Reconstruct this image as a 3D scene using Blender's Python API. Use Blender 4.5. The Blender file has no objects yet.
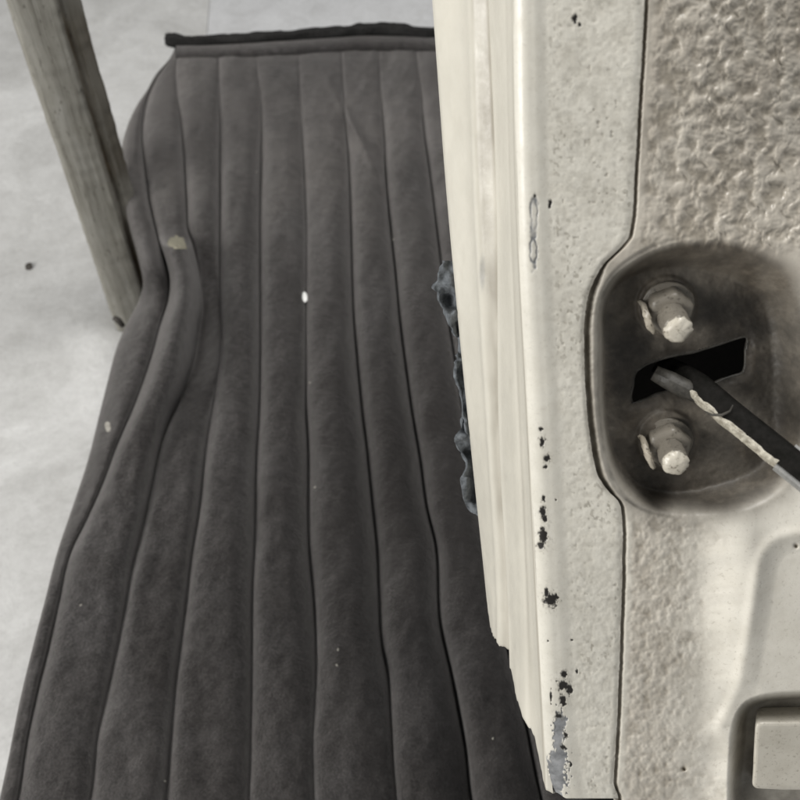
import bpy, bmesh, math, random
import numpy as np
from mathutils import Vector

random.seed(7)
RNG = np.random.RandomState(11)
scene = bpy.context.scene
COL = scene.collection

# ------------------------------------------------------------------ camera
H_CAM, PITCH, FPX = 0.70, math.radians(50.0), 900.0      # FPX: focal length in units of an 800 px wide frame
C = np.array([0.0, 0.0, H_CAM])
RIGHT = np.array([1.0, 0.0, 0.0])
FWD = np.array([0.0, math.cos(PITCH), -math.sin(PITCH)])
UP = np.array([0.0, math.sin(PITCH), math.cos(PITCH)])
cd = bpy.data.cameras.new('camera')
cam = bpy.data.objects.new('camera', cd)
COL.objects.link(cam)
cam.location = C
cam.rotation_euler = (math.pi / 2 - PITCH, 0, 0)
cd.sensor_width = 36.0
cd.lens = 36.0 * FPX / 800.0
cd.clip_start, cd.clip_end = 0.01, 200.0
cd.dof.use_dof = True
cd.dof.focus_distance = 0.36
cd.dof.aperture_fstop = 19.0
scene.camera = cam

# ------------------------------------------------------------------ light
world = bpy.data.worlds.new('World')
scene.world = world
world.use_nodes = True
bg = world.node_tree.nodes['Background']
bg.inputs['Color'].default_value = (0.96, 0.98, 1.0, 1)
bg.inputs['Strength'].default_value = 0.15

def area_light(name, loc, target, size, power, color):
    ld = bpy.data.lights.new(name, 'AREA')
    ld.shape = 'RECTANGLE'
    ld.size, ld.size_y = size
    ld.energy = power
    ld.color = color
    o = bpy.data.objects.new(name, ld)
    COL.objects.link(o)
    o.location = loc
    d = Vector(target) - Vector(loc)
    o.rotation_euler = d.to_track_quat('-Z', 'Y').to_euler()
    return o
# a broad workshop window on the left, and an unseen overhead lamp added to light the seat past the door
area_light('window_light', (-1.95, -0.75, 1.15), (0.0, 0.4, 0.25), (1.4, 1.1), 52, (1.0, 0.98, 0.945))
area_light('overhead_fill', (0.42, 0.72, 2.3), (0.1, 0.6, 0.0), (0.9, 0.9), 30, (1.0, 0.985, 0.96))

scene.view_settings.view_transform = 'Standard'
scene.view_settings.look = 'None'
scene.view_settings.exposure = 0.22
scene.view_settings.gamma = 1.0

# ------------------------------------------------------------------ helpers
def ray(px, py):
    px = np.asarray(px, float)[..., None]
    py = np.asarray(py, float)[..., None]
    return FWD + (px - 400) / FPX * RIGHT + (400 - py) / FPX * UP

def on_plane(px, py, p0, n, h=0.0):
    """point of the plane through p0 (unit normal n, raised by h) seen in direction px, py"""
    r = ray(px, py)
    t = (np.dot(p0 - C, n) + np.asarray(h, float)) / (r @ n)
    return C + r * t[..., None]

def at_depth(px, py, d):
    return C + ray(px, py) * np.asarray(d, float)[..., None]

def unit(v):
    v = np.asarray(v, float)
    return v / np.linalg.norm(v)

def interp(pts, y):
    """x as a function of y through the points (x, y), straight extrapolation"""
    p = sorted(pts, key=lambda q: q[1])
    ys = np.array([q[1] for q in p], float)
    xs = np.array([q[0] for q in p], float)
    y = np.asarray(y, float)
    m = np.zeros_like(ys)                       # pchip-like slopes, smooth but not overshooting
    d = np.diff(xs) / np.diff(ys)
    m[0], m[-1] = d[0], d[-1]
    m[1:-1] = 0.5 * (d[:-1] + d[1:])
    k = np.clip(np.searchsorted(ys, y) - 1, 0, len(ys) - 2)
    hh = ys[k + 1] - ys[k]
    t = (y - ys[k]) / hh
    tc = np.clip(t, 0, 1)
    h00 = 2 * tc**3 - 3 * tc**2 + 1; h10 = tc**3 - 2 * tc**2 + tc
    h01 = -2 * tc**3 + 3 * tc**2; h11 = tc**3 - tc**2
    v = h00 * xs[k] + h10 * hh * m[k] + h01 * xs[k + 1] + h11 * hh * m[k + 1]
    v = np.where(y < ys[0], xs[0] + m[0] * (y - ys[0]), v)
    v = np.where(y > ys[-1], xs[-1] + m[-1] * (y - ys[-1]), v)
    return v

_tabs = {}
def vnoise(x, y, scale, seed):
    """smooth value noise, -1..1"""
    if seed not in _tabs:
        _tabs[seed] = np.random.RandomState(seed).uniform(-1, 1, (257, 257))
    T = _tabs[seed]
    X = np.asarray(x, float) / scale + 1000.0; Y = np.asarray(y, float) / scale + 1000.0
    xi = np.floor(X).astype(int); yi = np.floor(Y).astype(int)
    fx = X - xi; fy = Y - yi
    fx = fx * fx * fx * (fx * (fx * 6 - 15) + 10); fy = fy * fy * fy * (fy * (fy * 6 - 15) + 10)
    xi %= 256; yi %= 256
    x1 = (xi + 1) % 256; y1 = (yi + 1) % 256
    return (T[yi, xi] * (1 - fx) + T[yi, x1] * fx) * (1 - fy) + (T[y1, xi] * (1 - fx) + T[y1, x1] * fx) * fy

def fbm(x, y, scale, seed, n=3):
    v = 0; a = 1.0; s = 0
    for i in range(n):
        v = v + a * vnoise(x, y, scale / 2**i, seed + i); s += a; a *= 0.5
    return v / s

def sm(e0, e1, x):
    t = np.clip((np.asarray(x, float) - e0) / (e1 - e0), 0, 1)
    return t * t * (3 - 2 * t)

def poly_sd(px, py, poly):
    """signed distance to a closed polygon, positive inside"""
    px = np.asarray(px, float); py = np.asarray(py, float)
    best = np.full(px.shape, 1e18); inside = np.zeros(px.shape, bool)
    n = len(poly)
    for i in range(n):
        x0, y0 = poly[i]; x1, y1 = poly[(i + 1) % n]
        dx, dy = x1 - x0, y1 - y0
        t = np.clip(((px - x0) * dx + (py - y0) * dy) / (dx * dx + dy * dy + 1e-12), 0, 1)
        best = np.minimum(best, (px - x0 - t * dx)**2 + (py - y0 - t * dy)**2)
        c = ((y0 > py) != (y1 > py))
        xc = x0 + (py - y0) * dx / (dy if abs(dy) > 1e-9 else 1e-9)
        inside ^= c & (px < xc)
    d = np.sqrt(best)
    return np.where(inside, d, -d)

def smooth_closed(poly, n=6):
    out = []
    P = [np.array(p, float) for p in poly]; m = len(P)
    for i in range(m):
        a, b, c, d = P[i - 1], P[i], P[(i + 1) % m], P[(i + 2) % m]
        for k in range(n):
            t = k / n
            out.append(tuple(0.5 * (2 * b + (c - a) * t + (2 * a - 5 * b + 4 * c - d) * t * t + (3 * b - a - 3 * c + d) * t**3)))
    return out

def link(name, me, mat, parent=None):
    o = bpy.data.objects.new(name, me)
    COL.objects.link(o)
    if mat: me.materials.append(mat)
    if parent is not None:
        o.parent = parent
        o.matrix_parent_inverse = parent.matrix_world.inverted() if parent.type != 'EMPTY' else \
            __import__('mathutils').Matrix.Translation(-parent.location)
    return o

def grid_mesh(name, P, mat, parent=None, attrs=None, drop=None, flip=False, smooth=True):
    """P: rows x cols x 3"""
    r, c = P.shape[:2]
    me = bpy.data.meshes.new(name)
    idx = np.arange(r * c).reshape(r, c)
    q = np.stack([idx[:-1, :-1], idx[:-1, 1:], idx[1:, 1:], idx[1:, :-1]], -1).reshape(-1, 4)
    if flip: q = q[:, ::-1]
    if drop is not None: q = q[~drop.reshape(-1)]
    me.vertices.add(r * c)
    me.vertices.foreach_set('co', P.reshape(-1).astype(np.float32))
    me.loops.add(q.size)
    me.loops.foreach_set('vertex_index', q.reshape(-1).astype(np.int32))
    me.polygons.add(len(q))
    me.polygons.foreach_set('loop_start', np.arange(0, q.size, 4, dtype=np.int32))
    me.update(calc_edges=True)
    me.polygons.foreach_set('use_smooth', np.full(len(q), smooth))
    for k, v in (attrs or {}).items():
        a = me.attributes.new(k, 'FLOAT', 'POINT')
        a.data.foreach_set('value', np.broadcast_to(v, (r, c)).reshape(-1).astype(np.float32))
    me.validate()
    me.update()
    return link(name, me, mat, parent)

def frame(axis):
    a = unit(axis)
    u = unit(np.cross(a, RIGHT + 0.3 * UP)); v = np.cross(a, u)
    return a, u, v

def lathe(name, p0, p1, prof, mat, parent=None, seg=32, rough=0.0, seed=0, smooth=True, hexa=False):
    """prof: list of (t along p0->p1 in metres, radius)"""
    a, u, v = frame(p1 - p0)
    th = np.linspace(0, 2 * math.pi, seg + 1)
    P = np.zeros((len(prof), seg + 1, 3))
    for i, (t, r) in enumerate(prof):
        rr = np.full(th.shape, r)
        if hexa:
            k = (th + 0.35) % (math.pi / 3) - math.pi / 6
            rr = np.minimum(r * math.cos(math.pi / 6) / np.cos(k), r * 0.975)
        rr = rr + rough * vnoise(th * 4 % 25.1, np.full(th.shape, t * 900.0), 1.0, 300 + seed)
        rr[-1] = rr[0]
        P[i] = p0 + a * t + rr[:, None] * (np.cos(th)[:, None] * u + np.sin(th)[:, None] * v)
    return grid_mesh(name, P, mat, parent, smooth=smooth)

def tube(name, pts, radii, mat, parent=None, seg=12, rough=0.0, seed=0):
    pts = np.asarray(pts, float); n = len(pts)
    P = np.zeros((n + 2, seg + 1, 3))
    th = np.linspace(0, 2 * math.pi, seg + 1)
    for i in range(n):
        t = unit(pts[min(i + 1, n - 1)] - pts[max(i - 1, 0)])
        u = unit(np.cross(t, UP)); v = np.cross(t, u)
        rr = radii[i] * (1 + rough * vnoise(th * 3 % 18.8, np.full(th.shape, i * 0.35), 1.0, 500 + seed)); rr[-1] = rr[0]
        P[i + 1] = pts[i] + rr[:, None] * (np.cos(th)[:, None] * u + np.sin(th)[:, None] * v)
    P[0] = pts[0]; P[-1] = pts[-1]
    return grid_mesh(name, P, mat, parent)

def nest(o, part):
    """make o a piece of a part (both were built in place)"""
    from mathutils import Matrix
    o.parent = part
    o.matrix_parent_inverse = Matrix.Identity(4)

def empty(name, loc, label, cat, group=None):
    o = bpy.data.objects.new(name, None)
    COL.objects.link(o)
    o.location = loc
    o.empty_display_size = 0.05
    o['label'] = label; o['category'] = cat
    if group: o['group'] = group
    return o

# ------------------------------------------------------------------ materials
class NT:
    def __init__(s, name):
        s.m = bpy.data.materials.new(name); s.m.use_nodes = True
        s.t = s.m.node_tree; s.t.nodes.clear()
        s.out = s.t.nodes.new('ShaderNodeOutputMaterial')
        s.b = s.t.nodes.new('ShaderNodeBsdfPrincipled')
        s.t.links.new(s.b.outputs[0], s.out.inputs[0])
        s.tc = s.t.nodes.new('ShaderNodeTexCoord')
    def set(s, **k):
        for n, v in k.items():
            i = s.b.inputs[n.replace('_', ' ')]
            if hasattr(v, 'is_output'): s.t.links.new(v, i)
            else: i.default_value = v
    def noise(s, scale, detail=4, rough=0.6, stretch=None, dist=0.0):
        n = s.t.nodes.new('ShaderNodeTexNoise')
        n.inputs['Scale'].default_value = scale; n.inputs['Detail'].default_value = detail
        n.inputs['Roughness'].default_value = rough; n.inputs['Distortion'].default_value = dist
        src = s.tc.outputs['Object']
        if stretch is not None:
            mp = s.t.nodes.new('ShaderNodeMapping'); s.t.links.new(src, mp.inputs[0])
            mp.inputs['Scale'].default_value = stretch; src = mp.outputs[0]
        s.t.links.new(src, n.inputs['Vector'])
        return n.outputs['Fac']
    def attr(s, name):
        n = s.t.nodes.new('ShaderNodeAttribute'); n.attribute_name = name
        return n.outputs['Fac']
    def ramp(s, fac, stops):
        n = s.t.nodes.new('ShaderNodeValToRGB')
        while len(n.color_ramp.elements) < len(stops): n.color_ramp.elements.new(0.5)
        for e, (p, c) in zip(n.color_ramp.elements, stops):
            e.position = p; e.color = (*c, 1) if len(c) == 3 else c
        s.t.links.new(fac, n.inputs[0])
        return n.outputs[0]
    def mix(s, fac, a, b, mode='MIX'):
        n = s.t.nodes.new('ShaderNodeMix'); n.data_type = 'RGBA'; n.blend_type = mode
        for v, i in ((fac, 0), (a, 6), (b, 7)):
            if hasattr(v, 'is_output'): s.t.links.new(v, n.inputs[i])
            else: n.inputs[i].default_value = v if i == 0 else (*v, 1)
        return n.outputs[2]
    def math(s, op, a, b):
        n = s.t.nodes.new('ShaderNodeMath'); n.operation = op
        for v, i in ((a, 0), (b, 1)):
            if hasattr(v, 'is_output'): s.t.links.new(v, n.inputs[i])
            else: n.inputs[i].default_value = v
        return n.outputs[0]
    def bump(s, h, strength, dist, prev=None):
        n = s.t.nodes.new('ShaderNodeBump')
        n.inputs['Strength'].default_value = strength; n.inputs['Distance'].default_value = dist
        s.t.links.new(h, n.inputs['Height'])
        if prev is not None: s.t.links.new(prev, n.inputs['Normal'])
        return n.outputs[0]

def m_velour():
    n = NT('grey_velour')
    big = n.noise(13, 4, 0.65, dist=0.8)
    fine = n.noise(620, 4, 0.8)
    mid = n.noise(140, 4, 0.7)
    col = n.ramp(big, [(0.32, (0.044, 0.041, 0.040)), (0.5, (0.054, 0.051, 0.050)), (0.68, (0.066, 0.063, 0.0625))])
    col = n.mix(0.6, col, n.ramp(fine, [(0.32, (0.25, 0.25, 0.25)), (0.68, (1.85, 1.82, 1.8))]), 'MULTIPLY')
    col = n.mix(0.5, col, n.ramp(mid, [(0.32, (0.45, 0.45, 0.45)), (0.68, (1.5, 1.5, 1.5))]), 'MULTIPLY')
    dn = n.noise(38, 5, 0.7, dist=0.5)
    col = n.mix(n.math('MULTIPLY', n.attr('pale_ends'), n.ramp(dn, [(0.35, (0.25,) * 3), (0.65, (1, 1, 1))])), col, (0.135, 0.125, 0.118))
    col = n.mix(n.attr('door_shade'), col, (0.022, 0.020, 0.019))
    n.set(Base_Color=col, Roughness=0.95, Specular_IOR_Level=0.08, Sheen_Weight=0.5, Sheen_Roughness=0.4,
          Sheen_Tint=(0.75, 0.72, 0.70, 1), Normal=n.bump(fine, 0.8, 0.0020, n.bump(mid, 0.45, 0.0025)))
    return n.m

def m_darkcloth():
    n = NT('dark_binding')
    f = n.noise(500, 4, 0.7)
    col = n.ramp(f, [(0.3, (0.010, 0.010, 0.010)), (0.7, (0.035, 0.034, 0.033))])
    n.set(Base_Color=col, Roughness=0.9, Specular_IOR_Level=0.15, Normal=n.bump(f, 0.6, 0.002))
    return n.m

def m_concrete(name, lo, hi, tint):
    n = NT(name)
    a = n.noise(5.5, 5, 0.62, dist=0.9); b = n.noise(26, 6, 0.72, dist=0.5); c = n.noise(160, 3, 0.7)
    col = n.ramp(a, [(0.32, lo), (0.68, hi)])
    col = n.mix(0.5, col, n.ramp(b, [(0.30, (0.74, 0.735, 0.72)), (0.56, (1.06, 1.06, 1.06))]), 'MULTIPLY')
    col = n.mix(0.35, col, n.ramp(c, [(0.3, (0.78, 0.78, 0.78)), (0.65, (1.08, 1.08, 1.08))]), 'MULTIPLY')
    ag = n.noise(420, 2, 0.5)
    col = n.mix(n.math('MULTIPLY', n.ramp(ag, [(0.27, (1, 1, 1)), (0.36, (0, 0, 0))]), 0.35), col, (0.22, 0.21, 0.20))
    col = n.mix(1.0, col, tint, 'MULTIPLY')
    n.set(Base_Color=col, Roughness=n.ramp(b, [(0.3, (0.75,) * 3), (0.7, (0.5,) * 3)]), Specular_IOR_Level=0.35,
          Normal=n.bump(c, 0.25, 0.001, n.bump(b, 0.2, 0.004)))
    return n.m

def m_paint(name, base, dark, rough=0.32, chips=False, grime=False, speck=0.5, blot=0.35):
    n = NT(name)
    big = n.noise(22, 4, 0.6); mid = n.noise(130, 5, 0.7); fine = n.noise(750, 3, 0.6)
    col = n.ramp(big, [(0.3, tuple(0.86 * b for b in base)), (0.7, base)])
    col = n.mix(blot, col, n.ramp(mid, [(0.32, (0.72, 0.70, 0.66)), (0.58, (1.03, 1.03, 1.03))]), 'MULTIPLY')
    if speck:
        f = n.math('MULTIPLY', n.ramp(fine, [(0.30, (1, 1, 1)), (0.42, (0, 0, 0))]), speck)
        col = n.mix(f, col, dark)
    if grime:
        coatc = n.ramp(big, [(0.3, (0.39, 0.352, 0.297)), (0.7, (0.52, 0.48, 0.415))])
        col = n.mix(n.attr('coat'), col, coatc)
        g = n.attr('dirt')
        gn = n.math('MULTIPLY', g, n.ramp(mid, [(0.25, (0.72,) * 3), (0.6, (1, 1, 1))]))
        col = n.mix(gn, col, dark)
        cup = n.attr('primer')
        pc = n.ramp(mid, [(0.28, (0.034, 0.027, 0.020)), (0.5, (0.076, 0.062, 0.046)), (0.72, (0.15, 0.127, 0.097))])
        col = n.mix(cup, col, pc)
        gr = n.math('MULTIPLY', n.attr('grease'), n.ramp(mid, [(0.25, (1, 1, 1)), (0.7, (0.7,) * 3)]))
        col = n.mix(gr, col, (0.014, 0.012, 0.010))
    if chips:
        col = n.mix(n.attr('chip_grey'), col, n.ramp(mid, [(0.3, (0.10, 0.105, 0.11)), (0.7, (0.36, 0.365, 0.375))]))
        col = n.mix(n.attr('chip_dark'), col, (0.018, 0.016, 0.014))
        d = n.attr('dirt')
        col = n.mix(d, col, dark)
    rg = n.ramp(mid, [(0.3, (rough + 0.22,) * 3), (0.65, (rough,) * 3)])
    if grime: rg = n.mix(n.attr('primer'), rg, (0.55, 0.55, 0.55))
    n.set(Base_Color=col, Roughness=rg,
          Specular_IOR_Level=0.5, Normal=n.bump(mid, 0.10, 0.0008, n.bump(fine, 0.10, 0.0004)))
    return n.m

def m_wood():
    n = NT('weathered_wood')
    cb = n.t.nodes.new('ShaderNodeCombineXYZ')
    for k, nm in enumerate(('gx', 'gy', 'gz')): n.t.links.new(n.attr(nm), cb.inputs[k])
    class _O: outputs = {'Object': cb.outputs[0]}
    n.tc = _O
    g = n.noise(260, 5, 0.7, stretch=(1, 1, 0.035), dist=0.25)
    b = n.noise(40, 6, 0.75, stretch=(1, 1, 0.4))
    f = n.noise(900, 3, 0.7, stretch=(1, 1, 0.08))
    sp = n.noise(330, 3, 0.6, stretch=(1, 1, 0.4))
    col = n.ramp(g, [(0.25, (0.125, 0.117, 0.098)), (0.48, (0.245, 0.238, 0.216)), (0.72, (0.33, 0.323, 0.30))])
    col = n.mix(0.6, col, n.ramp(b, [(0.3, (0.66, 0.64, 0.56)), (0.7, (1.14, 1.14, 1.12))]), 'MULTIPLY')
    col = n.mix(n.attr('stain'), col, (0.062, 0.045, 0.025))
    col = n.mix(n.math('MULTIPLY', n.ramp(sp, [(0.28, (1, 1, 1)), (0.38, (0, 0, 0))]), 0.6), col, (0.05, 0.042, 0.03))
    n.set(Base_Color=col, Roughness=0.72, Specular_IOR_Level=0.3, Normal=n.bump(f, 0.3, 0.0006, n.bump(g, 0.45, 0.001)))
    return n.m

def m_plain(name, c0, c1, rough=0.6, scale=200, metallic=0.0, bump=0.3, spec=0.4):
    n = NT(name)
    f = n.noise(scale, 4, 0.65)
    n.set(Base_Color=n.ramp(f, [(0.3, c0), (0.7, c1)]), Roughness=rough, Metallic=metallic, Specular_IOR_Level=spec, Normal=n.bump(f, bump, 0.001))
    return n.m

M = dict(
    velour=m_velour(), binding=m_darkcloth(),
    floor=m_concrete('pale_concrete', (0.43, 0.427, 0.415), (0.63, 0.63, 0.62), (1.0, 1.0, 1.0)),
    slab=m_concrete('bluish_concrete', (0.53, 0.533, 0.54), (0.60, 0.605, 0.612), (1.0, 1.0, 1.0)),
    skin=m_paint('cream_skin_paint', (0.64, 0.615, 0.54), (0.27, 0.245, 0.20), rough=0.28, speck=0.0, chips=True, blot=0.12),
    flange=m_paint('cream_flange_paint', (0.71, 0.685, 0.61), (0.22, 0.20, 0.16), rough=0.27, chips=True, speck=0.15),
    panel=m_paint('dull_cream_panel_paint', (0.73, 0.70, 0.625), (0.20, 0.17, 0.125), rough=0.25, grime=True, speck=0.25),
    bolt=m_paint('painted_steel', (0.55, 0.515, 0.44), (0.10, 0.08, 0.055), rough=0.26, speck=0.9, blot=0.8),
    nut=m_paint('painted_nut', (0.20, 0.182, 0.152), (0.04, 0.034, 0.026), rough=0.28, speck=0.6),
    tab=m_paint('grimy_tab_paint', (0.46, 0.42, 0.345), (0.06, 0.048, 0.034), rough=0.3, speck=0.9, blot=0.8),
    strap=m_plain('black_strap_steel', (0.006, 0.006, 0.005), (0.014, 0.013, 0.012), 0.6, 350, spec=0.04),
    strapedge=m_plain('bare_strap_edge', (0.16, 0.14, 0.105), (0.60, 0.57, 0.48), 0.5, 420),
    straptip=m_plain('grey_strap_sleeve', (0.17, 0.17, 0.165), (0.27, 0.27, 0.26), 0.5, 300),
    roller=m_plain('dark_roller_steel', (0.03, 0.028, 0.024), (0.085, 0.08, 0.07), 0.5, 300),
    inside=m_plain('dark_door_inside', (0.012, 0.011, 0.010), (0.02, 0.018, 0.016), 0.9),
    wood=m_wood(),
    felt=m_plain('blue_grey_felt', (0.045, 0.050, 0.055), (0.17, 0.185, 0.20), 0.95, 260, bump=0.8),
    foam=m_plain('yellowed_foam', (0.20, 0.185, 0.14), (0.36, 0.34, 0.26), 0.9, 300),
    flake=m_plain('white_flake', (0.78, 0.78, 0.75), (0.88, 0.88, 0.86), 0.5, 300),
    grit=m_plain('dark_grit', (0.03, 0.028, 0.025), (0.09, 0.08, 0.07), 0.8, 300),
    lint=m_plain('pale_lint', (0.22, 0.21, 0.18), (0.42, 0.40, 0.36), 0.9, 300),
)

# ------------------------------------------------------------------ floor
def slab_mesh(name, pts, mat, z):
    me = bpy.data.meshes.new(name)
    bm = bmesh.new()
    top = [bm.verts.new((x, y, z)) for x, y in pts]
    bot = [bm.verts.new((x, y, z - 0.08)) for x, y in pts]
    bm.faces.new(top)
    for i in range(len(pts)):
        j = (i + 1) % len(pts)
        bm.faces.new((top[j], top[i], bot[i], bot[j]))
    bmesh.ops.recalc_face_normals(bm, faces=bm.faces)
    bm.to_mesh(me); bm.free()
    o = link(name, me, mat)
    o['kind'] = 'structure'
    return o
zf = np.array([0., 0., 1.]); o0 = np.zeros(3)
ja = on_plane(213, -40, o0, zf); jb = on_plane(206, 40, o0, zf)
jd = unit(jb - ja)
J0 = ja - jd * 6; J1 = jb + jd * 0.6
slab_mesh('floor', [(-8, -4), (J1[0] + 3, -4), (J1[0] + 3, J1[1]), (J1[0], J1[1]), (J0[0], J0[1]), (-8, J0[1])], M['floor'], 0.0)
slab_mesh('floor_slab', [(J1[0] + 0.0008, J1[1] + 0.0008), (J1[0] + 6, J1[1] + 0.0008), (J0[0] + 6, J0[1]), (J0[0] + 0.0008, J0[1])], M['slab'], 0.0)

# ------------------------------------------------------------------ seat cushion
VPD = unit(900 * FWD + 1308 * UP - 126 * RIGHT)
SN = unit(np.cross(RIGHT, VPD))
if SN[2] < 0: SN = -SN
SP0 = C + 0.75 * FWD
def seat_pt(px, py, h=0.0):
    return on_plane(px, py, SP0, SN, h)

S = [
 # outer silhouette, then the sewn seams from left to right
 [(-18, 870), (0, 797), (8, 760), (20, 700), (32, 650), (45, 600), (58, 550), (75, 500), (88, 460), (100, 412), (108, 380), (116, 350), (126, 325), (138, 302), (143, 285), (139, 262), (129, 225), (122, 190), (121, 155), (127, 127), (137, 105), (147, 90), (156, 74), (170, 58), (178, 40)],
 [(2, 870), (19, 795), (27, 742), (37, 695), (47, 655), (59, 602), (70, 555), (87, 520), (102, 487), (117, 447), (135, 405), (151, 360), (160, 327), (168, 302), (170, 282), (166, 262), (157, 235), (150, 205), (145, 170), (142, 132), (148, 97), (157, 78), (171, 58), (179, 40)],
 [(74, 870), (92, 790), (97, 740), (105, 705), (117, 650), (126, 605), (131, 575), (140, 540), (147, 510), (153, 482), (162, 442), (172, 415), (182, 395), (191, 370), (198, 332), (202, 307), (201, 282), (195, 252), (188, 227), (187, 205), (184, 160), (181, 125), (177, 95), (176, 65), (182, 40)],
 [(155, 870), (166, 795), (170, 745), (175, 687), (179, 657), (186, 605), (192, 555), (200, 505), (205, 455), (212, 410), (217, 375), (221, 340), (220, 310), (219, 270), (220, 227), (220, 170), (220, 132), (219, 95), (219, 57), (220, 40)],
 [(246, 870), (249, 795), (251, 725), (252, 650), (252, 600), (255, 525), (256, 462), (259, 410), (260, 345), (260, 270), (260, 215), (261, 160), (261, 107), (257, 65), (256, 40)],
 [(318, 870), (314, 797), (313, 750), (316, 670), (314, 605), (309, 550), (308, 512), (308, 450), (306, 410), (306, 370), (306, 295), (306, 232), (304, 170), (301, 120), (299, 57), (298, 40)],
 [(404, 870), (396, 797), (391, 725), (387, 670), (382, 645), (379, 600), (377, 550), (372, 500), (367, 450), (362, 410), (356, 345), (354, 320), (352, 270), (351, 227), (349, 170), (346, 132), (344, 107), (342, 57), (341, 40)],
 [(486, 870), (471, 797), (466, 750), (457, 700), (452, 675), (440, 620), (436, 545), (427, 507), (420, 457), (412, 410), (405, 360), (400, 320), (396, 277), (391, 230), (386, 175), (384, 132), (381, 95), (379, 50), (378, 40)],
 [(562, 870), (541, 797), (525, 720), (508, 650), (497, 600), (484, 530), (470, 450), (460, 390), (447, 310), (438, 240), (430, 175), (424, 132), (421, 95), (417, 57), (416, 40)],
 [(640, 870), (614, 797), (578, 650), (548, 520), (520, 400), (498, 290), (480, 190), (468, 120), (458, 57), (456, 40)],
 [(722, 870), (690, 797), (648, 650), (612, 520), (580, 400), (552, 290), (530, 190), (514, 120), (502, 57), (498, 40)],
 [(742, 870), (709, 797), (664, 650), (627, 520), (594, 400), (565, 290), (542, 190), (525, 120), (512, 57), (508, 40)],
]
seat_c = seat_pt(np.array(300.), np.array(400.))
seat = empty('seat_cushion', (float(seat_c[0]), float(seat_c[1]), 0.0),
             'grey velour channelled car seat cushion lying on the concrete floor', 'seat cushion')

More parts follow.
